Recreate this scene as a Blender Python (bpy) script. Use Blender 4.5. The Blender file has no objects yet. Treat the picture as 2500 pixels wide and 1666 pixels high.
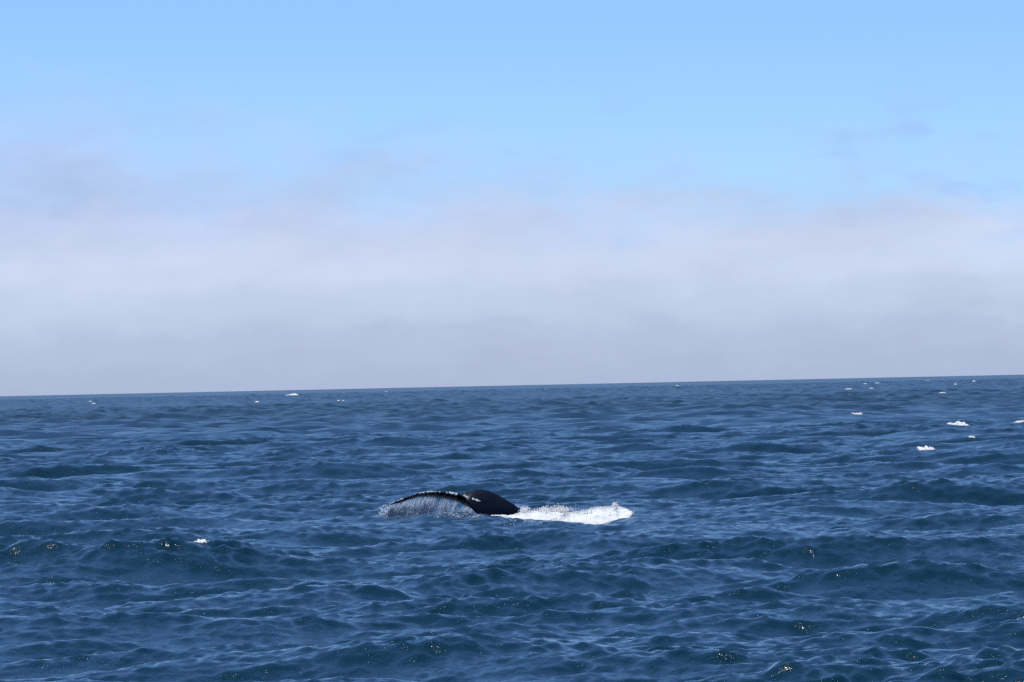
import bpy, math, random
import numpy as np
from mathutils import Vector

rng = np.random.default_rng(7)
random.seed(7)
SC = bpy.context.scene
COL = SC.collection
R = math.radians

# ------------------------------------------------------------------ camera
FPX = 15900.0                      # focal length in pixels of the 2500 px wide photograph
CAM_H = 3.55
ROLL, PITCH = R(1.214), 107.5 / FPX
cam = bpy.data.cameras.new('camera')
cam.sensor_width = 36.0
cam.lens = 36.0 * FPX / 2500.0
cam.clip_start, cam.clip_end = 1.0, 120000.0
camo = bpy.data.objects.new('camera', cam)
COL.objects.link(camo)
F_ = Vector((0, math.cos(PITCH), math.sin(PITCH)))
U0 = Vector((0, -math.sin(PITCH), math.cos(PITCH)))
R0 = Vector((1, 0, 0))
R_ = R0 * math.cos(ROLL) - U0 * math.sin(ROLL)
U_ = R0 * math.sin(ROLL) + U0 * math.cos(ROLL)
from mathutils import Matrix
camo.matrix_world = Matrix(((R_.x, U_.x, -F_.x, 0), (R_.y, U_.y, -F_.y, 0), (R_.z, U_.z, -F_.z, CAM_H), (0, 0, 0, 1)))
SC.camera = camo


def ray(px, py):
    d = F_ + R_ * ((px - 1250) / FPX) - U_ * ((py - 833) / FPX)
    return d / d.y


def at(px, py, y):
    d = ray(px, py)
    return np.array((d.x * y, y, CAM_H + d.z * y))


# ------------------------------------------------------------------ sun and sky
SUN_EL, SUN_AZ = R(68), R(-36)     # ahead of the camera, to the left
sun = bpy.data.lights.new('sun', 'SUN')
sun.energy = 4.8
sun.angle = R(0.53)
sun.color = (1.0, 0.98, 0.95)
suno = bpy.data.objects.new('sun', sun)
COL.objects.link(suno)
sv = Vector((math.sin(SUN_AZ) * math.cos(SUN_EL), math.cos(SUN_AZ) * math.cos(SUN_EL), math.sin(SUN_EL)))
suno.rotation_euler = sv.to_track_quat('Z', 'Y').to_euler()

SKY = 0.13
world = bpy.data.worlds.new('World')
SC.world = world
world.use_nodes = True
nt = world.node_tree
N, L = nt.nodes, nt.links
bg = N['Background']
bg.inputs['Strength'].default_value = SKY
sky = N.new('ShaderNodeTexSky')
sky.sky_type = 'NISHITA'
sky.sun_disc = False
sky.sun_elevation, sky.sun_rotation = SUN_EL, SUN_AZ
sky.air_density, sky.dust_density, sky.ozone_density = 0.52, 0.0, 10.0


def math_node(nodes, links, op, a, b=None, clamp=False):
    n = nodes.new('ShaderNodeMath')
    n.operation = op
    n.use_clamp = clamp
    for i, v in enumerate((a, b)):
        if v is None:
            continue
        if isinstance(v, (int, float)):
            n.inputs[i].default_value = v
        else:
            links.new(v, n.inputs[i])
    return n.outputs[0]


def W(op, a, b=None, clamp=False):
    return math_node(N, L, op, a, b, clamp)


def ramp(nodes, links, fac, stops, interp='EASE'):
    n = nodes.new('ShaderNodeValToRGB')
    n.color_ramp.interpolation = interp
    e = n.color_ramp.elements
    while len(e) < len(stops):
        e.new(0.5)
    for i, (p, c) in enumerate(stops):
        e[i].position = p
        e[i].color = c if len(c) == 4 else (*c, 1)
    links.new(fac, n.inputs[0])
    return n.outputs[0]


def srgb(r, g, b, k=1.0):
    return tuple(k * ((v / 255 / 12.92) if v / 255 <= .04045 else ((v / 255 + .055) / 1.055) ** 2.4) for v in (r, g, b))


tc = N.new('ShaderNodeTexCoord')
sep = N.new('ShaderNodeSeparateXYZ')
L.new(tc.outputs['Generated'], sep.inputs[0])
deg = W('MULTIPLY', W('ARCSINE', sep.outputs[2]), 180 / math.pi)


def wnoise(sx, sz, scale, detail, rough=0.55, off=0.0):
    m = N.new('ShaderNodeMapping')
    m.inputs['Scale'].default_value = (sx, sx, sz)
    m.inputs['Location'].default_value = (off, off * .7, off * .3)
    L.new(tc.outputs['Generated'], m.inputs[0])
    n = N.new('ShaderNodeTexNoise')
    n.inputs['Scale'].default_value = scale
    n.inputs['Detail'].default_value = detail
    n.inputs['Roughness'].default_value = rough
    L.new(m.outputs[0], n.inputs['Vector'])
    return n.outputs['Fac']


# a bank of sea fog lying along the whole horizon, its upper edge uneven and soft
big = wnoise(1, 1.6, 22, 2, off=3.1)
mid = wnoise(1, 2.3, 70, 5, .6, off=1.7)
edge = W('ADD', W('MULTIPLY', W('SUBTRACT', big, .5), 0.8), W('MULTIPLY', W('SUBTRACT', mid, .5), 1.5))
tilt = W('MINIMUM', W('MAXIMUM', W('MULTIPLY', sep.outputs[0], 9.0), -1.1), 0.22)
e2 = W('ADD', W('ADD', deg, edge), tilt)           # elevation in degrees, warped by the noise
mr = N.new('ShaderNodeMapRange')
mr.interpolation_type = 'SMOOTHERSTEP'
mr.inputs[1].default_value, mr.inputs[2].default_value = 1.1, 2.55
mr.inputs[3].default_value, mr.inputs[4].default_value = 1.0, 0.0
L.new(e2, mr.inputs[0])
cover = mr.outputs[0]
# colour inside the bank by height: grey lilac at the sea, a bright layer, then bluish billows
e3 = W('ADD', deg, W('MULTIPLY', W('SUBTRACT', mid, .5), .7))
k = 1 / SKY
fogc = ramp(N, L, W('DIVIDE', e3, 3.0, True), [
    (0.0, srgb(173, 186, 216)), (0.12, srgb(181, 194, 222)), (0.25, srgb(193, 207, 232)),
    (0.36, srgb(203, 215, 240)), (0.48, srgb(194, 209, 241)), (0.60, srgb(181, 204, 243)), (0.8, srgb(176, 206, 250))])
sc_ = N.new('ShaderNodeVectorMath')
sc_.operation = 'SCALE'
bil = wnoise(1, 2.6, 38, 5, .6, off=8.3)
L.new(W('MULTIPLY', W('ADD', W('MULTIPLY', W('SUBTRACT', bil, .5), W('MINIMUM', W('MULTIPLY', deg, .25), .42)), 1.0), k), sc_.inputs['Scale'])
L.new(fogc, sc_.inputs[0])
mx = N.new('ShaderNodeMix')
mx.data_type = 'RGBA'
L.new(cover, mx.inputs['Factor'])
L.new(sky.outputs[0], mx.inputs['A'])
L.new(sc_.outputs[0], mx.inputs['B'])
wisp = wnoise(1, 3.2, 62, 4, .5, off=5.7)      # thin shreds of cloud above the bank
mw = N.new('ShaderNodeMapRange')
mw.interpolation_type = 'SMOOTHSTEP'
mw.inputs[1].default_value, mw.inputs[2].default_value = .52, .72
L.new(wisp, mw.inputs[0])
mb = N.new('ShaderNodeMapRange')
mb.interpolation_type = 'SMOOTHSTEP'
mb.inputs[1].default_value, mb.inputs[2].default_value = 3.0, 1.7
L.new(deg, mb.inputs[0])
mx2 = N.new('ShaderNodeMix')
mx2.data_type = 'RGBA'
L.new(W('MULTIPLY', W('MULTIPLY', mw.outputs[0], mb.outputs[0]), W('MULTIPLY', W('SUBTRACT', 1.0, cover), .6)), mx2.inputs['Factor'])
L.new(mx.outputs['Result'], mx2.inputs['A'])
mx2.inputs['B'].default_value = (*srgb(160, 186, 240, k), 1)
L.new(mx2.outputs['Result'], bg.inputs['Color'])

vs = SC.view_settings
vs.view_transform, vs.look, vs.exposure, vs.gamma = 'Standard', 'None', 0.0, 1.0
vs.use_curve_mapping = False
SC.render.engine = 'CYCLES'
SC.cycles.use_denoising = False
SC.cycles.sample_clamp_direct = 8.0
SC.cycles.sample_clamp_indirect = 4.0
SC.render.filter_size = 2.1
SC.cycles.max_bounces = 8


# ------------------------------------------------------------------ helpers
def mesh_obj(name, verts, faces, mat, parent=None, smooth=True):
    me = bpy.data.meshes.new(name)
    verts = np.asarray(verts, np.float32)
    faces = np.asarray(faces, np.int32)
    me.vertices.add(len(verts))
    me.vertices.foreach_set('co', verts.ravel())
    nv = faces.shape[1]
    me.loops.add(faces.size)
    me.loops.foreach_set('vertex_index', faces.ravel())
    me.polygons.add(len(faces))
    me.polygons.foreach_set('loop_start', np.arange(0, faces.size, nv, dtype=np.int32))
    me.polygons.foreach_set('loop_total', np.full(len(faces), nv, np.int32))
    me.update(calc_edges=True)
    me.validate()
    me.polygons.foreach_set('use_smooth', np.full(len(me.polygons), smooth))
    if mat:
        me.materials.append(mat)
    o = bpy.data.objects.new(name, me)
    COL.objects.link(o)
    o.parent = parent
    return o


def cover(o, vals):
    a = o.data.attributes.new('cover', 'FLOAT', 'POINT')
    a.data.foreach_set('value', np.asarray(vals, np.float32).ravel())


def tag(o, label=None, cat=None, group=None, kind=None):
    for k_, v in (('label', label), ('category', cat), ('group', group), ('kind', kind)):
        if v:
            o[k_] = v
    return o


def new_mat(name):
    m = bpy.data.materials.new(name)
    m.use_nodes = True
    return m, m.node_tree.nodes, m.node_tree.links, m.node_tree.nodes['Principled BSDF']


def grid_faces(nr, nc):
    i = np.arange(nr - 1)[:, None] * nc + np.arange(nc - 1)[None, :]
    return np.stack((i, i + 1, i + nc + 1, i + nc), -1).reshape(-1, 4)


class FBM:                          # smooth value noise summed over octaves, for lumpy foam
    def __init__(self, seed):
        self.t = np.random.default_rng(seed).uniform(-1, 1, (64, 64))

    def n(self, x, y):
        xi, yi = np.floor(x).astype(int), np.floor(y).astype(int)
        fx, fy = x - xi, y - yi
        fx, fy = fx * fx * (3 - 2 * fx), fy * fy * (3 - 2 * fy)
        g = lambda a, b: self.t[a % 64, b % 64]
        return (g(xi, yi) * (1 - fx) + g(xi + 1, yi) * fx) * (1 - fy) + (g(xi, yi + 1) * (1 - fx) + g(xi + 1, yi + 1) * fx) * fy

    def __call__(self, x, y, oct=4, gain=.5):
        s, a = 0, 1.0
        for i in range(oct):
            s = s + a * self.n(x * 2 ** i + 17.3 * i, y * 2 ** i + 5.1 * i)
            a *= gain
        return s


fbm = FBM(3)

# ------------------------------------------------------------------ materials
# water: dark body, mirror-like skin; unresolved ripples as fine bump
m_sea, n_, l_, b_ = new_mat('sea_water')
b_.inputs['Base Color'].default_value = (0.001, 0.023, 0.040, 1)
b_.inputs['IOR'].default_value = 1.333
b_.distribution = 'GGX'
b_.inputs['Specular IOR Level'].default_value = 0.55
b_.inputs['Coat Weight'].default_value = 0.05
b_.inputs['Coat Roughness'].default_value = 0.06
b_.inputs['Coat IOR'].default_value = 1.333
geo = n_.new('ShaderNodeNewGeometry')
sp = n_.new('ShaderNodeSeparateXYZ')
l_.new(geo.outputs['Position'], sp.inputs[0])
mrr = n_.new('ShaderNodeMapRange')
mrr.inputs[1].default_value, mrr.inputs[2].default_value = 80, 900
mrr.inputs[3].default_value, mrr.inputs[4].default_value = 0.11, 0.29
l_.new(sp.outputs[1], mrr.inputs[0])
l_.new(mrr.outputs[0], b_.inputs['Roughness'])
nzw = n_.new('ShaderNodeTexNoise')  # capillary ripples on the skin of the water, they break the sun into glints
nzw.inputs['Scale'].default_value = 8.0
nzw.inputs['Detail'].default_value = 3
l_.new(geo.outputs['Position'], nzw.inputs['Vector'])
bpw = n_.new('ShaderNodeBump')
bpw.inputs['Strength'].default_value = 0.8
bpw.inputs['Distance'].default_value = 0.065
l_.new(nzw.outputs['Fac'], bpw.inputs['Height'])
l_.new(bpw.outputs[0], b_.inputs['Coat Normal'])

mpw = n_.new('ShaderNodeMapping')   # fine cross ripples that break up the smooth faces of the waves
mpw.inputs['Scale'].default_value = (6.0, 2.2, 2.2)
l_.new(geo.outputs['Position'], mpw.inputs[0])
nzx = n_.new('ShaderNodeTexNoise')
nzx.inputs['Scale'].default_value = 1.6
nzx.inputs['Detail'].default_value = 4
nzx.inputs['Roughness'].default_value = .6
l_.new(mpw.outputs[0], nzx.inputs['Vector'])
bpx = n_.new('ShaderNodeBump')
bpx.inputs['Strength'].default_value = 0.6
bpx.inputs['Distance'].default_value = 0.05
l_.new(nzx.outputs['Fac'], bpx.inputs['Height'])
l_.new(bpx.outputs[0], b_.inputs['Normal'])


def scatter_mat(name, stops, trans, rough_scale, bump, lace=0.0):
    """bubbly white water: light soaks through as well as bouncing off"""
    m, n, l, b = new_mat(name)
    n.remove(b)
    out = n['Material Output']
    g = n.new('ShaderNodeNewGeometry')
    z = n.new('ShaderNodeTexNoise')
    z.inputs['Scale'].default_value = rough_scale
    z.inputs['Detail'].default_value = 6
    l.new(g.outputs['Position'], z.inputs['Vector'])
    col = ramp(n, l, z.outputs['Fac'], stops, 'LINEAR')
    bm = n.new('ShaderNodeBump')
    bm.inputs['Strength'].default_value = bump
    bm.inputs['Distance'].default_value = 0.04
    l.new(z.outputs['Fac'], bm.inputs['Height'])
    df, tr, mxs = n.new('ShaderNodeBsdfDiffuse'), n.new('ShaderNodeBsdfTranslucent'), n.new('ShaderNodeMixShader')
    for q in (df, tr):
        l.new(col, q.inputs['Color'])
        l.new(bm.outputs[0], q.inputs['Normal'])
    mxs.inputs[0].default_value = trans
    l.new(df.outputs[0], mxs.inputs[1])
    l.new(tr.outputs[0], mxs.inputs[2])
    if lace:                        # foam thins out into holes towards its rim ('cover' is stored on the mesh)
        at_ = n.new('ShaderNodeAttribute')
        at_.attribute_name = 'cover'
        z2 = n.new('ShaderNodeTexNoise')
        z2.inputs['Scale'].default_value = lace
        z2.inputs['Detail'].default_value = 5
        z2.inputs['Roughness'].default_value = .65
        l.new(g.outputs['Position'], z2.inputs['Vector'])
        al = math_node(n, l, 'ADD', math_node(n, l, 'MULTIPLY', at_.outputs['Fac'], 2.2), math_node(n, l, 'MULTIPLY', z2.outputs['Fac'], 2.4))
        al = math_node(n, l, 'MULTIPLY', math_node(n, l, 'SUBTRACT', al, 1.35), 1.6, True)
        tp, mt = n.new('ShaderNodeBsdfTransparent'), n.new('ShaderNodeMixShader')
        l.new(al, mt.inputs[0])
        l.new(tp.outputs[0], mt.inputs[1])
        l.new(mxs.outputs[0], mt.inputs[2])
        l.new(mt.outputs[0], out.inputs['Surface'])
    else:
        l.new(mxs.outputs[0], out.inputs['Surface'])
    return m


m_foam = scatter_mat('white_foam', [(0.36, (0.66, 0.73, 0.76)), (0.58, (0.88, 0.89, 0.90))], 0.2, 5.0, 0.15, lace=7.0)
m_cap = scatter_mat('breaking_foam', [(0.36, (0.78, 0.83, 0.85)), (0.58, (0.90, 0.91, 0.92))], 0.25, 6.0, 0.0, lace=9.0)
m_cap_far = scatter_mat('far_breaking_foam', [(0.36, (0.70, 0.76, 0.79)), (0.58, (0.82, 0.85, 0.87))], 0.25, 2.0, 0.0, lace=1.2)
m_clot = scatter_mat('thrown_foam', [(0.3, (0.92, 0.93, 0.94)), (0.6, (0.96, 0.96, 0.96))], 0.5, 9.0, 0.0)
m_drop = scatter_mat('water_spray', [(0.3, (0.74, 0.84, 0.96)), (0.6, (0.86, 0.92, 0.98))], 0.5, 14.0, 0.0)

m_skin, n_, l_, b_ = new_mat('wet_whale_skin')
b_.inputs['Specular IOR Level'].default_value = 0.06
g_ = n_.new('ShaderNodeNewGeometry')
mp = n_.new('ShaderNodeMapping')
mp.inputs['Rotation'].default_value = (0, R(35), R(-40))
mp.inputs['Scale'].default_value = (1.2, 9, 9)
l_.new(g_.outputs['Position'], mp.inputs[0])
nz = n_.new('ShaderNodeTexNoise')
nz.inputs['Scale'].default_value = 1.6
nz.inputs['Detail'].default_value = 5
l_.new(mp.outputs[0], nz.inputs['Vector'])
l_.new(ramp(n_, l_, nz.outputs['Fac'], [(0.3, (0.005, 0.008, 0.018)), (0.66, (0.007, 0.011, 0.024)), (0.78, (0.018, 0.02, 0.03))], 'LINEAR'), b_.inputs['Base Color'])
l_.new(math_node(n_, l_, 'ADD', math_node(n_, l_, 'MULTIPLY', nz.outputs['Fac'], .25), .2), b_.inputs['Roughness'])

m_barn_glint, n_, l_, b_ = new_mat('barnacle_glint_white')
b_.inputs['Base Color'].default_value = (0.82, 0.81, 0.79, 1)  # this white also paints the wet glints on the fluke
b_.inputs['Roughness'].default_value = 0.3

# ------------------------------------------------------------------ the sea surface
WIND = R(-90 + 14)                  # travelling towards the camera, a little to one side


def wave_tile(Lm, n, lmin, lmax, alpha, lpeak, seed, spread):
    g = np.random.default_rng(seed)
    kk = 2 * np.pi * np.fft.fftfreq(n, Lm / n)
    kx, ky = np.meshgrid(kk, kk, indexing='ij')
    k_ = np.hypot(kx, ky)
    k_[0, 0] = 1
    kp = 2 * np.pi / lpeak
    S = alpha / 2 * k_ ** -4 * np.exp(-0.9 * (kp / k_) ** 4)
    th = np.arctan2(ky, kx) - WIND
    s = spread
    D = np.abs(np.cos(th / 2)) ** (2 * s)
    tt = np.linspace(-np.pi, np.pi, 721)
    D /= np.trapezoid(np.abs(np.cos(tt / 2)) ** (2 * s), tt) if hasattr(np, 'trapezoid') else np.trapz(np.abs(np.cos(tt / 2)) ** (2 * s), tt)
    lam = 2 * np.pi / k_
    band = 1 / (1 + (lmin / lam) ** 8) / (1 + (lam / lmax) ** 8)
    S = S * D * band
    S[0, 0] = 0
    dk = 2 * np.pi / Lm
    a = (g.normal(size=S.shape) + 1j * g.normal(size=S.shape)) * np.sqrt(S) * dk
    f = lambda z: np.real(np.fft.ifft2(z)) * n * n
    h, dx, dy = f(a), f(1j * kx / k_ * a), f(1j * ky / k_ * a)
    return Lm, n, np.stack((h, dx, dy), -1).astype(np.float32)


def sample(tile, x, y, rot=0.0):
    Lm, n, T = tile
    c, s = math.cos(rot), math.sin(rot)
    u, v = (x * c + y * s) * n / Lm, (-x * s + y * c) * n / Lm
    ui, vi = np.floor(u).astype(np.int64), np.floor(v).astype(np.int64)
    fu, fv = (u - ui)[..., None].astype(np.float32), (v - vi)[..., None].astype(np.float32)
    u0, u1, v0, v1 = ui % n, (ui + 1) % n, vi % n, (vi + 1) % n
    r = (T[u0, v0] * (1 - fu) + T[u1, v0] * fu) * (1 - fv) + (T[u0, v1] * (1 - fu) + T[u1, v1] * fu) * fv
    out = r.copy()
    out[..., 1] = r[..., 1] * c - r[..., 2] * s
    out[..., 2] = r[..., 1] * s + r[..., 2] * c
    return out


TA = wave_tile(131.0, 640, 1.6, 60, 0.0160, 19.0, 11, 4)
TB = wave_tile(29.3, 640, 0.26, 1.6, 0.034, 100.0, 12, 1.5)
TC = wave_tile(61.0, 256, 2.6, 9.0, 0.035, 100.0, 13, 3)      # carries the chop of the far water
TD = wave_tile(9.7, 384, 0.16, 0.6, 0.065, 100.0, 14, 0.6)   # ripples
ROT_A, ROT_B, ROT_C, ROT_D = R(0), R(0), R(11), R(23)

WD = 176.0                          # distance of the whale
WC = at(1200, 1258, WD)
# single steep crests that stand out in the picture: (pixel x, pixel y of the crest, distance, half width, height, depth scale)
CRESTS = []


def crest(px, y, hw, hgt, dep, slope=0.0):
    p = at(px, 1200, y)
    CRESTS.append((p[0], y, hw, hgt, dep, slope))


crest(640, 116, 1.1, 0.20, 0.62)
crest(760, 115, 0.8, 0.16, 0.6)
crest(1850, 100, 0.9, 0.17, 0.6)
crest(2290, 318, 2.6, 0.25, 1.6)
crest(2340, 474, 2.6, 0.22, 2.0)
crest(2440, 81, 0.8, 0.12, 0.6)
crest(100, 130, 1.1, 0.12, 0.7)
# the wave the whale lies behind: height of its crest line in front of the tail and of the white water
FRONT = np.array([(880, -.10), (925, -.06), (1000, .08), (1080, .19), (1150, .16), (1190, .10), (1260, -.05), (1338, -.09), (1400, -.20), (1440, -.30), (1475, -.24), (1510, -.12), (1580, -.02)])
FRONT_X = np.array([at(p, 1265, 173)[0] for p in FRONT[:, 0]])


def sea(x, y, wa=1.0, wb=1.0, wc=None, wd=None):
    a = sample(TA, x, y, ROT_A) * np.asarray(wa)[..., None]
    calm = 1 - 0.8 * np.exp(-((x - WC[0]) / 5.0) ** 4 - ((y - 171) / 9.5) ** 4)
    a = a * calm[..., None]
    sg = 1 / (1 + np.exp(-(x - FRONT_X[6]) / .25))
    wf = np.exp(-((y - 172.8 + 1.9 * sg) / (2.0 + 3.3 * sg)) ** 6) * np.exp(-((x - WC[0] - .3) / 4.2) ** 6)
    a = a * (1 - wf)[..., None]
    a[..., 0] += wf * np.interp(x, FRONT_X, FRONT[:, 1])
    b = sample(TB, x, y, ROT_B) * np.asarray(wb)[..., None]
    slick = 1 - .5 * np.exp(-((x - WC[0] + .4) / 1.8) ** 2 - ((y - 174.2) / 2.6) ** 2)
    gust = slick * np.clip(.85 + .55 * fbm(x / 4.2 + 40, y / 13.0 + 40, 3), .3, 1.6)
    b = b * gust[..., None]
    # wavelets ride higher on the crests than in the troughs
    r = a + b * (0.85 + 0.9 * np.clip(a[..., :1], -.4, .6)) * np.array((1, .65, .65), np.float32)
    if wc is not None:
        r = r + sample(TC, x, y, ROT_C) * np.asarray(wc)[..., None]
    if wd is not None:
        r = r + sample(TD, x, y, ROT_D) * np.asarray(wd)[..., None] * np.array((1, .4, .4), np.float32) * (0.8 + 1.0 * np.clip(a[..., :1], -.3, .6))
    for (cx, cy, hw, hg, dp, sl) in CRESTS:
        yy = y - cy - sl * (x - cx) - 0.12 * np.sin((x - cx) * 2.1)
        e = hg * np.exp(-((x - cx) / hw) ** 2) * np.exp(-(yy / dp) ** 2)
        r[..., 0] += e
        r[..., 2] += -e * yy / dp * 0.55
    return r


d, rows = 58.0, []
while d < 480: rows.append(d); d *= 1.00142
while d < 1500: rows.append(d); d *= 1.0034
while d < 4800: rows.append(d); d += 9.5
while d < 60000: rows.append(d); d *= 1.05
pre = [-60000, -20000, -6000, -2000, -600, -200, -80, -30, -5] + list(np.arange(5, 58, 1.5))
rows = np.array(pre + rows)
HALF = 3.5 + 0.087 * np.maximum(rows, 45)
inner = np.linspace(-1, 1, 490)
ext = np.cumsum(np.geomspace(0.01, 1.0, 26))
ext = ext / ext[-1]
X = np.empty((len(rows), 490 + 52))
X[:, 26:-26] = HALF[:, None] * inner[None]
X[:, -26:] = HALF[:, None] + ext[None] * 60000
X[:, :26] = -X[:, :-27:-1]
Y = np.repeat(rows[:, None], X.shape[1], 1)
dY = np.gradient(rows)
dX = np.gradient(X, axis=1)
sp_ = np.maximum(dY[:, None], dX)
wa = np.clip(1.6 - sp_ / 22, 0, 1) * np.clip((9000 - Y) / 3000, 0, 1)
wa[sp_ > 35] = 0
wb = np.clip(1.5 - sp_ / 1.2, 0, 1)
wc = (np.clip((Y - 350) / 500, 0, 1) + .7 * np.clip((Y - 850) / 1500, 0, 1)) * wa
wd = np.clip(1.5 - sp_ / .35, 0, 1)
Dp = sea(X, Y, wa, wb, wc, wd)
V = np.stack((X + Dp[..., 1] * .8, Y + Dp[..., 2] * .8, Dp[..., 0]), -1)
sea_o = mesh_obj('sea', V.reshape(-1, 3), grid_faces(*X.shape), m_sea)
tag(sea_o, 'dark blue choppy sea stretching to the horizon', 'sea', kind='structure')


def hit(px, py):                    # the point of the sea surface seen at a pixel
    dvec = ray(px, py)
    y = np.geomspace(60, 5200, 9000)
    x = dvec.x * y
    z = CAM_H + dvec.z * y
    hh = sea(x[None], y[None], np.ones((1, y.size)), np.clip(1.5 - y * .00142 / 1.2, 0, 1)[None], np.clip((y - 350) / 500, 0, 1)[None])[0, :, 0]
    i = int(np.argmax(hh >= z)) if (hh >= z).any() else len(y) - 1
    return np.array((x[i], y[i], hh[i]))


# ------------------------------------------------------------------ the whale's tail
def loft(sections):
    """closed tube through rings of equal length"""
    n = len(sections[0])
    v = [p for s in sections for p in s]
    f = []
    for i in range(len(sections) - 1):
        for j in range(n):
            a, b = i * n + j, i * n + (j + 1) % n
            f.append((a, b, b + n, a + n))
    c0, c1 = len(v), len(v) + 1
    v += [np.mean(sections[0], 0), np.mean(sections[-1], 0)]
    m = (len(sections) - 1) * n
    for j in range(n):
        f.append((c0, (j + 1) % n, j, c0))
        f.append((c1, m + j, m + (j + 1) % n, c1))
    return v, f


def interp(t, xs, ys):
    ys = np.asarray(ys, float)
    if ys.ndim == 1:
        return np.interp(t, xs, ys)
    return np.array([np.interp(t, xs, ys[:, c]) for c in range(ys.shape[1])])


def smooth_path(pts, n):            # Catmull-Rom through the points (any number of columns)
    P = np.array(pts, float)
    P = np.vstack((2 * P[0] - P[1], P, 2 * P[-1] - P[-2]))
    out = []
    m = len(P) - 3
    for t in np.linspace(0, m, n):
        i = min(int(t), m - 1)
        u = t - i
        a, b, c, d_ = P[i:i + 4]
        out.append(.5 * (2 * b + (c - a) * u + (2 * a - 5 * b + 4 * c - d_) * u ** 2 + (3 * b - a - 3 * c + d_) * u ** 3))
    return np.array(out)


PXM = FPX / WD                      # pixels per metre at the whale
head = np.array((0.62, 0.78, 0.0))  # the way the animal heads: to the right and away
side = np.array((0.78, -0.62, 0.0)) # towards its right flank (nearer the camera)
parts_v, parts_f = [], []


def add(v, f):
    o = len(parts_v)
    parts_v.extend(np.asarray(v).tolist())
    parts_f.extend([tuple(i + o for i in q) for q in f])


# tail stock: pixel of the upper outline, depth offset, vertical and lateral radius
stock = smooth_path([
    (1126, 1211, -0.10, .05, .10), (1139, 1198, 0.0, .13, .15), (1157, 1193.0, .16, .22, .20), (1174, 1193, .32, .31, .25), (1192, 1197, .48, .38, .30),
    (1220, 1209.5, .74, .46, .36), (1248, 1226.8, 1.0, .52, .42), (1273, 1245, 1.25, .58, .48), (1300, 1268, 1.5, .62, .5), (1330, 1300, 1.8, .6, .5)], 34)
secs = []
for (px, py, dy, a, b) in stock:
    c = at(px, py + 3, WD + dy) - np.array((0, 0, a * .99))
    ring = []
    for t in np.linspace(0, 2 * np.pi, 28, endpoint=False):
        ring.append(c + np.array((0, 0, a)) * np.cos(t) + side * b * np.sin(t) * (1 - .25 * np.cos(t) ** 2))
    secs.append(ring)
add(*loft(secs))

# left fluke: trailing edge pixels, leading edge pixels (lower), chord depth, thickness
fl = smooth_path([
    (1168, 1222, 1160, 1246, .85, .17), (1147, 1214.5, 1143, 1239, .80, .16), (1120, 1207.0, 1119, 1227, .74, .13), (1093, 1202.3, 1097, 1221, .68, .11),
    (1055, 1200.0, 1062, 1214.5, .60, .08), (1025, 1203.4, 1030, 1214.5, .5, .06), (1001, 1210.8, 1005, 1219.5, .40, .05),
    (980, 1218, 983, 1227, .28, .05), (959, 1226, 961, 1232, .16, .035), (943, 1234.5, 944, 1236, .04, .015)], 60)
secs = []
trail = []
for i, (tx, ty, lx, ly, ch, th) in enumerate(fl):
    dy = (1168 - tx) / PXM * 0.25   # the fluke runs a little away from the camera
    wob = 0.028 * np.sin(i * 1.9) + 0.022 * np.sin(i * 3.7)
    T = at(tx, ty, WD - .35 + dy - wob)
    Ld = at(lx, ly, WD - .35 + dy + ch)
    T[2] -= .012 + .008 * np.sin(i * 2.3)
    up = np.array((0, 0, 1.0))
    ring = []
    for t in np.linspace(0, 2 * np.pi, 20, endpoint=False):
        u = .5 - .5 * np.cos(t)     # 0 at trailing edge, 1 at leading
        prof = np.sin(np.pi * u ** .65) ** .8 + .10 * (1 - u)
        ring.append(T * (1 - u) + Ld * u + up * th * .5 * prof * np.sign(np.sin(t) + 1e-9) * abs(np.sin(t)) ** .4)
    secs.append(ring)
    trail.append(T)
add(*loft(secs))
trail = np.array(trail)

# right fluke: hangs down towards the camera, its tip under water
rf = smooth_path([
    # near edge px, near edge py, far edge px, far edge py, thickness
    (1135, 1219, 1146, 1199, .20), (1139, 1227, 1172, 1194.5, .27), (1146, 1236, 1203, 1201.5, .28), (1155, 1247, 1236, 1219.5, .27),
    (1170, 1262, 1263, 1238.5, .24), (1186, 1285, 1276, 1264, .2), (1210, 1310, 1272, 1302, .1)], 26)
secs = []
for i, (ax, ay, bx_, by, th) in enumerate(rf):
    s = i / 25
    A = at(ax, ay, WD - .42 - .55 * s)
    B = at(bx_, by, WD + .20 - .25 * s)
    nrm = np.array((-.25, -.9, .3))
    nrm /= np.linalg.norm(nrm)
    ring = []
    for t in np.linspace(0, 2 * np.pi, 20, endpoint=False):
        u = .5 - .5 * np.cos(t)
        ring.append(A * (1 - u) + B * u + nrm * th * .6 * np.sin(t))
    secs.append(ring)
add(*loft(secs))


def quads_to_mesh(name, v, f):
    me = bpy.data.meshes.new(name)
    me.from_pydata([tuple(p) for p in v], [], [tuple(dict.fromkeys(q)) for q in f])
    me.update()
    return me


tmp = bpy.data.objects.new('tmp', quads_to_mesh('tmp', parts_v, parts_f))
COL.objects.link(tmp)
mod = tmp.modifiers.new('r', 'REMESH')
mod.mode = 'VOXEL'
mod.voxel_size = 0.016
mod = tmp.modifiers.new('s', 'SMOOTH')
mod.factor, mod.iterations = 0.5, 12
bpy.context.view_layer.update()
wm = bpy.data.meshes.new_from_object(tmp.evaluated_get(bpy.context.evaluated_depsgraph_get()))
bpy.data.objects.remove(tmp)
wm.name = 'whale'
wm.materials.clear()
wm.materials.append(m_skin)
wm.polygons.foreach_set('use_smooth', np.ones(len(wm.polygons), bool))
whale = bpy.data.objects.new('whale', wm)
COL.objects.link(whale)
tag(whale, 'black humpback whale arching its tail stock and drooping fluke above the sea as it dives', 'whale')

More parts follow.
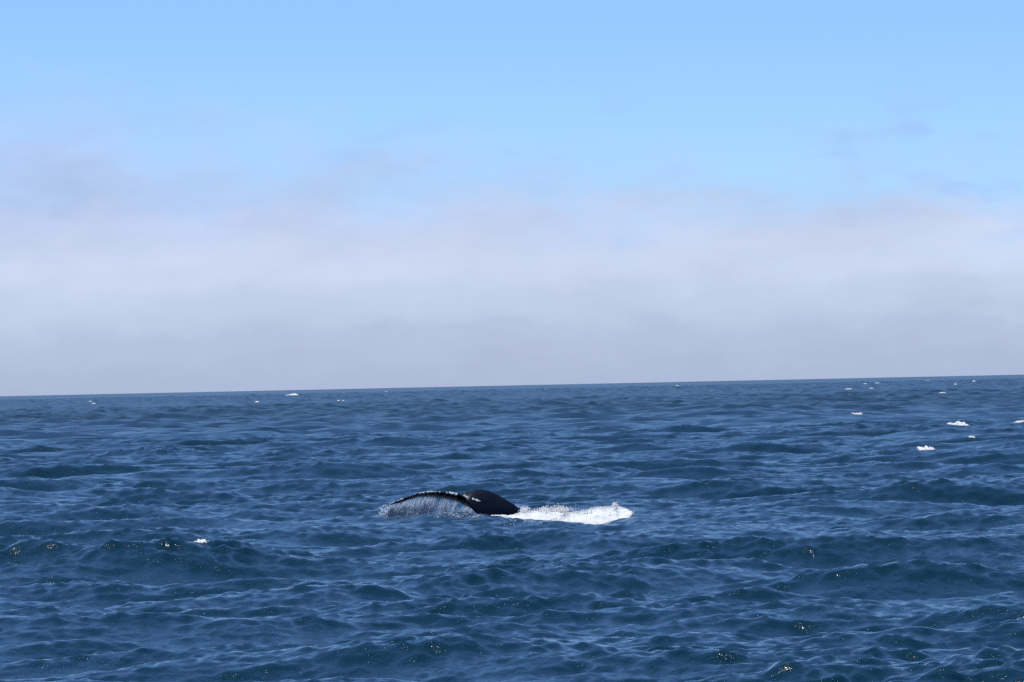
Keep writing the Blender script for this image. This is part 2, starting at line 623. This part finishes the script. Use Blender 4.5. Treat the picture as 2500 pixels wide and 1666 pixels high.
# icosphere template
ph = (1 + 5 ** .5) / 2
ICO_V = np.array([(-1, ph, 0), (1, ph, 0), (-1, -ph, 0), (1, -ph, 0), (0, -1, ph), (0, 1, ph), (0, -1, -ph), (0, 1, -ph), (ph, 0, -1), (ph, 0, 1), (-ph, 0, -1), (-ph, 0, 1)])
ICO_V = ICO_V / np.linalg.norm(ICO_V[0])
ICO_F = np.array([(0, 11, 5), (0, 5, 1), (0, 1, 7), (0, 7, 10), (0, 10, 11), (1, 5, 9), (5, 11, 4), (11, 10, 2), (10, 7, 6), (7, 1, 8), (3, 9, 4), (3, 4, 2), (3, 2, 6), (3, 6, 8), (3, 8, 9), (4, 9, 5), (2, 4, 11), (6, 2, 10), (8, 6, 7), (9, 8, 1)])


def blobs(P, rad, axis=None, stretch=None, jitter=.42):
    """little drops: one small icosphere for each centre"""
    P, rad = np.asarray(P, float), np.asarray(rad, float)
    n = len(P)
    v = np.repeat(ICO_V[None], n, 0) * (1 + rng.uniform(-jitter, jitter, (n, 12, 1)))
    if axis is not None:
        ax = np.asarray(axis, float)
        ax = ax / np.linalg.norm(ax, axis=-1, keepdims=True)
        ax = np.broadcast_to(ax, (n, 3))[:, None, :]
        v = v + ax * ((v * ax).sum(-1, keepdims=True)) * (np.asarray(stretch).reshape(-1, 1, 1) - 1)
    v = v * rad[:, None, None] + P[:, None, :]
    f = (ICO_F[None] + 12 * np.arange(n)[:, None, None]).reshape(-1, 3)
    return v.reshape(-1, 3), f


# barnacles and worn white notches along the fluke's trailing edge; glints modelled as lumps
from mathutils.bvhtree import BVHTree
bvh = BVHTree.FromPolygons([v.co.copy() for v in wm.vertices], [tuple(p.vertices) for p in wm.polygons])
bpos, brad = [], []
for lo, hi, n, r0 in ((1026, 1058, 120, .011), (1060, 1075, 30, .009), (1090, 1124, 150, .013), (1126, 1145, 40, .010), (1150, 1170, 60, .013), (952, 985, 100, .009)):  # span before last: white lumps imitating wet glints where fluke meets body
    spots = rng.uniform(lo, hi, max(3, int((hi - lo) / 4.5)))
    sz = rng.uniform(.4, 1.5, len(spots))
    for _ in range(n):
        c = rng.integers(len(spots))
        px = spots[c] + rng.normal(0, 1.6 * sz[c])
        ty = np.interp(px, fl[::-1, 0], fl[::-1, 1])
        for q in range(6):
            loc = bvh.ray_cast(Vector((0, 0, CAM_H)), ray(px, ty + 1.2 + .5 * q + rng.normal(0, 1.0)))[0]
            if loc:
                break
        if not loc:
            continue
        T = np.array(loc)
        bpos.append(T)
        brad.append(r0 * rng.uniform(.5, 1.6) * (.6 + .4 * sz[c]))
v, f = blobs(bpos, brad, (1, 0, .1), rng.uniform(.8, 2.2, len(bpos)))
o = mesh_obj('barnacle_glint_crust', v, f, m_barn_glint, whale)
tag(o, 'white barnacles, notches and modelled wet glints along the edge of the fluke', kind='stuff')

# ------------------------------------------------------------------ water pouring off the fluke
root = bpy.data.objects.new('falling_water', None)
COL.objects.link(root)
root.location = at(1040, 1265, WD)
tag(root, 'sheet of water pouring off the drooping left fluke of the whale', 'water')


def local(v):
    return np.asarray(v) - np.array(root.location)


tv, tf = [], []
base = 0
dens = np.array([0.5, 1.0, 1.0, .9, .7, .45, .35, .3, .25])
dx_ = np.array([950, 965, 985, 1010, 1035, 1060, 1090, 1120, 1150])
cdf = np.cumsum(np.interp(np.linspace(950, 1158, 400), dx_, dens))
cdf /= cdf[-1]
nseg = 7
clusters = [(np.interp(q, cdf, np.linspace(950, 1158, 400)), rng.uniform(.8, 6.0)) for q in rng.uniform(0, 1, 19)]
for k_ in range(760):
    px = np.interp(rng.uniform(), cdf, np.linspace(950, 1158, 400))
    if rng.uniform() < .85:
        cl = clusters[rng.integers(len(clusters))]
        px = cl[0] + rng.normal(0, cl[1])
    px = min(max(px, 948), 1158)
    i = int(np.argmin(abs(fl[:, 0] - px)))
    yd = WD - .35 + (1168 - px) / PXM * .25 + fl[i, 4] * rng.uniform(.95, 1.2) + rng.uniform(0, .15)
    y0 = np.interp(px, fl[::-1, 2], fl[::-1, 3]) + rng.uniform(-3, 1)
    P0 = at(px, y0, yd)
    zend = -0.25
    drift = -rng.uniform(.24, .50) * (1.0 if px < 1060 else .6)
    r0 = rng.uniform(.0012, .0050)
    t0_, t1_ = rng.uniform(0, .35) ** 1.5, rng.uniform(.55, 1)
    ring0 = len(tv)
    wig = rng.uniform(0, 6)
    for s in np.linspace(t0_, t1_, nseg):
        z = P0[2] + (zend - P0[2]) * s
        c = np.array((P0[0] + drift * s ** 1.1 + .012 * np.sin(wig + s * 9), yd + .02 * np.sin(wig * 2 + s * 7), z))
        r = r0 * (0.5 + 1.0 * np.sin(np.pi * (s - t0_) / (t1_ - t0_)) ** .7) * (1 - .3 * s) + .0008
        for q in range(4):
            tv.append(c + r * np.array((math.cos(q * math.pi / 2), math.sin(q * math.pi / 2), 0)))
    for s in range(nseg - 1):
        for q in range(4):
            a, b2 = ring0 + s * 4 + q, ring0 + s * 4 + (q + 1) % 4
            tf.append((a, b2, b2 + 4, a + 4))
o = mesh_obj('water_strand', local(tv), tf, m_drop, root)
o['kind'] = 'stuff'
# drops
dp, dr, dstr = [], [], []
for _ in range(230):                # beads thrown off the tip
    q = rng.uniform() ** .7
    px = 940 - 8 * q + rng.normal(0, 4 + 6 * q)
    py = 1236 + 44 * q + rng.normal(0, 4)
    dp.append(at(px, py, WD + .5 + rng.normal(0, .2)))
    dr.append(rng.uniform(.007, .026))
for _ in range(650):                # beads in the lower part of the sheet
    px = rng.uniform(938, 1160) if rng.uniform() < .6 else rng.uniform(938, 1030)
    py = rng.uniform(1232, 1281)
    dp.append(at(px, py, WD + .5 + rng.normal(0, .2)))
    dr.append(rng.uniform(.003, .011))
v, f = blobs(dp, dr, (0, 0, 1), rng.uniform(1, 1.9, len(dp)))
o = mesh_obj('water_drop', local(v), f, m_drop, root)
o['kind'] = 'stuff'

# ------------------------------------------------------------------ white water beside the tail
top = np.array([(1200, 1261), (1240, 1259), (1264, 1255.5), (1279, 1246), (1290, 1252), (1316, 1249), (1330, 1245), (1349, 1248), (1370, 1245), (1379, 1253),
                (1403, 1251.5), (1430, 1247), (1460, 1240), (1491, 1239), (1502, 1233.5), (1512, 1238), (1530, 1244), (1544, 1253)])
bot = np.array([(1200, 1263), (1240, 1268), (1260, 1274), (1301, 1276), (1338, 1273), (1376, 1276), (1403, 1281), (1444, 1285), (1471, 1278), (1498, 1269), (1530, 1263), (1544, 1256)])
nu, nv_ = 300, 46
us = np.linspace(1200, 1544, nu)
G = np.zeros((nv_ + 8, nu, 3))
for j, px in enumerate(us):
    ty, by = np.interp(px, top[:, 0], top[:, 1]), np.interp(px, bot[:, 0], bot[:, 1])
    yf = WD - 2.3 + .0016 * (px - 1200) + .2 * fbm(px / 60, .3)
    width = .45 + 1.35 * min(1, (px - 1195) / 60) * min(1, (1548 - px) / 30)
    A = at(px, by + 1.5, yf)
    A[2] -= .03
    B = at(px, ty, yf + width)
    for i in range(nv_):
        u = i / (nv_ - 1)
        G[i, j] = A * (1 - u) + B * u
        G[i, j, 2] += .05 * np.sin(np.pi * u)
    for i in range(8):
        u = (i + 1) / 8
        G[nv_ + i, j] = B + np.array((0, .5 * u, -(B[2] + .35) * u ** 1.4))
nz1 = fbm(G[..., 0] * 2.6, G[..., 1] * 2.6, 5, .45)
nz2 = fbm(G[..., 0] * 9 + 9, G[..., 1] * 7, 3, .5)
uu = np.concatenate((np.linspace(0, 1, nv_), np.linspace(.9, .2, 8)))[:, None]
G[..., 2] += .028 * nz1 * (.15 + uu) + .008 * nz2 * uu ** 4
G[..., 1] -= .03 * nz2
G[..., 0] += .05 * fbm(G[..., 0] * 6 + 31, G[..., 1] * 6, 3)
root = bpy.data.objects.new('splash', None)
COL.objects.link(root)
root.location = at(1380, 1270, WD)
tag(root, 'broad patch of churned white water beside the diving whale', 'splash')
o = mesh_obj('foam_mass', local(G.reshape(-1, 3)), grid_faces(nv_ + 8, nu), m_foam, root)
ui = np.linspace(0, 1, nu)[None]
vi = np.concatenate((np.linspace(0, 1, nv_), np.ones(8)))[:, None]
cover(o, np.clip(np.minimum(np.minimum(vi * 7, (1 - ui) * 14), ui * 30 + .3), 0, 1))
# clots and beads thrown up along its crest
bp_, br_ = [], []
for _ in range(1300):
    px = rng.uniform(1255, 1548)
    ty = np.interp(px, top[:, 0], top[:, 1])
    up = abs(rng.normal(0, 2.2))
    bp_.append(at(px + rng.normal(0, 1.5), ty + 2 - up, WD - 1.15 + .0016 * (px - 1200) + rng.uniform(.2, .7)))
    br_.append(rng.uniform(.006, .024) * math.exp(-up / 6))
for (cx, cy, sx, sy, n, r0) in ((1279, 1244, 4, 5, 170, .016), (1287, 1241, 4, 4, 60, .013), (1332, 1242, 7, 6, 170, .014), (1357, 1240, 12, 8, 200, .011), (1372, 1242, 10, 8, 220, .014),
                                (1390, 1243, 14, 7, 90, .010), (1312, 1245, 12, 5, 140, .011), (1503, 1231, 2.5, 4, 90, .014), (1535, 1248, 8, 4, 90, .012), (1267, 1232, 5, 8, 9, .012), (1420, 1245, 20, 5, 50, .008), (1470, 1238, 14, 3, 80, .011)):
    for _ in range(n):
        fall = abs(rng.normal(0, 1))
        bp_.append(at(cx + rng.normal(0, sx), cy + sy * .8 - sy * .75 * fall, WD - .6 + rng.normal(0, .25)))
        br_.append(r0 * rng.uniform(.3, 1.5) * (1.25 if rng.uniform() < .06 else .8))
for _ in range(36):                 # thin jets: beads in a line, leaning right
    cx = rng.choice([1280, 1287, 1330, 1352, 1372, 1500]) + rng.normal(0, 5)
    ty = np.interp(cx, top[:, 0], top[:, 1])
    lx, ly = rng.normal(4, 4), -rng.uniform(4, 13)
    dd = WD - .6 + rng.normal(0, .2)
    for q in np.linspace(0, 1, 14):
        bp_.append(at(cx + lx * q + rng.normal(0, .4), ty + 1 + ly * (1.6 * q - .6 * q * q) + rng.normal(0, .4), dd))
        br_.append(.013 * (1 - .65 * q) * rng.uniform(.4, 1.1))
v, f = blobs(bp_, br_)
o = mesh_obj('foam_clot', local(v), f, m_clot, root)
o['kind'] = 'stuff'
# flecks floating on the wave in front
bp_, br_ = [], []
for _ in range(150):
    px = rng.choice([rng.normal(1100, 30), rng.normal(1150, 14), rng.uniform(1060, 1330)])
    p = hit(px, rng.uniform(1253, 1266) if px < 1200 else rng.uniform(1270, 1284))
    bp_.append(p + np.array((0, 0, .004)))
    br_.append(rng.uniform(.004, .02))
v, f = blobs(bp_, br_)
o = mesh_obj('foam_fleck', local(v), f, m_clot, root)
o['kind'] = 'stuff'


# ------------------------------------------------------------------ whitecaps
def whitecap(px, py, wpx, hpx, seed, label=None, group=None):
    p = hit(px, py)
    ppm = FPX / p[1]
    w, h = wpx / ppm, hpx / ppm
    g = np.random.default_rng(seed)
    o1, o2 = g.uniform(0, 50, 2)
    nu, nv = (60, 16) if wpx > 15 else (24, 8)
    U, Vv = np.meshgrid(np.linspace(-1, 1, nu), np.linspace(0, 1, nv))
    asp = max(1.5, w / h * .6)
    rag = fbm(U * asp + o1, Vv * 2 + o2, 4, .6)
    line = fbm(U * asp * 1.3 + o2, o1 + U * 0, 4, .65)          # ragged lip, the same for the whole section
    env = np.clip(1.05 - np.abs(U) ** (1.3 + g.uniform(0, 1.2)), .02, 1) ** .9 * np.clip(.6 + .14 * line, .12, .85)
    if g.uniform() < .5:
        env = env * (.75 + .35 * U * g.choice([-1, 1]))
    prof = np.sin(np.pi * Vv ** 1.3)
    dep = max(h * 6, w * .45)
    Xx = U * w / 2
    Yy = (Vv - .6) * dep * (.4 + .6 * env) + .2 * dep * line
    surf = sea(Xx + p[0], Yy + p[1], np.ones(U.shape), np.full(U.shape, np.clip(1.5 - p[1] * .00142 / 1.2, 0, 1)), np.full(U.shape, np.clip((p[1] - 350) / 500, 0, 1)))[..., 0] - p[2]
    Z = np.clip(surf, -.5 * h, .5 * h) * (1 if p[1] < 600 else 0) + h * env * prof * (.8 + .2 * rag) - .02 * h
    ob = mesh_obj('whitecap', np.stack((Xx, Yy, Z), -1).reshape(-1, 3), grid_faces(nv, nu), m_cap if p[1] < 700 else m_cap_far)
    cover(ob, np.clip(env * 1.5, 0, 1) * np.clip(np.sin(np.pi * Vv) * 1.6, 0, 1) * np.clip((1 - np.abs(U)) * 3, 0, 1))
    ob.location = p
    tag(ob, label, 'whitecap', group)
    return ob


G1 = 'whitecaps on the open sea'
for i, (px, py, w, h, lab) in enumerate([
    (712, 966, 38, 11, 'brightest whitecap close under the horizon, left of the whale'),
    (2337, 1037, 62, 9, 'long thin whitecap highest up at the right edge of the sea'),
    (2262, 1096, 52, 14, 'thick whitecap breaking on a dark wave at the right'),
    (492, 1325, 46, 10, 'small lone whitecap in the near water left of the whale'),
    (2092, 1010, 32, 6, 'faint whitecap streak left of and above the two bright right-hand whitecaps'),
    (2372, 1067, 20, 5, 'tiny dull whitecap between the two bright whitecaps at the right'),
    (2488, 1030, 34, 5, 'thin whitecap streak cut off by the right edge of the picture')]):
    whitecap(px, py, w, h, 100 + i, lab, G1)
for i, (px, py, w, h) in enumerate([
    (220, 981, 11, 4), (229, 986, 13, 4), (628, 983, 13, 5), (826, 981, 9, 4), (838, 980, 8, 4), (590, 958, 9, 3),
    (1894, 932, 8, 4), (1654, 940, 8, 5), (2112, 938, 11, 4), (2141, 936, 14, 4), (2072, 951, 20, 4),
    (2378, 932, 11, 4), (2332, 940, 9, 5), (2300, 960, 20, 5), (2128, 949, 14, 3), (2263, 925, 12, 3), (943, 953, 9, 3), (1155, 949, 12, 3)]):
    whitecap(px, py, w, h, 200 + i, 'tiny white fleck of foam on the far water below the horizon', 'far foam flecks')
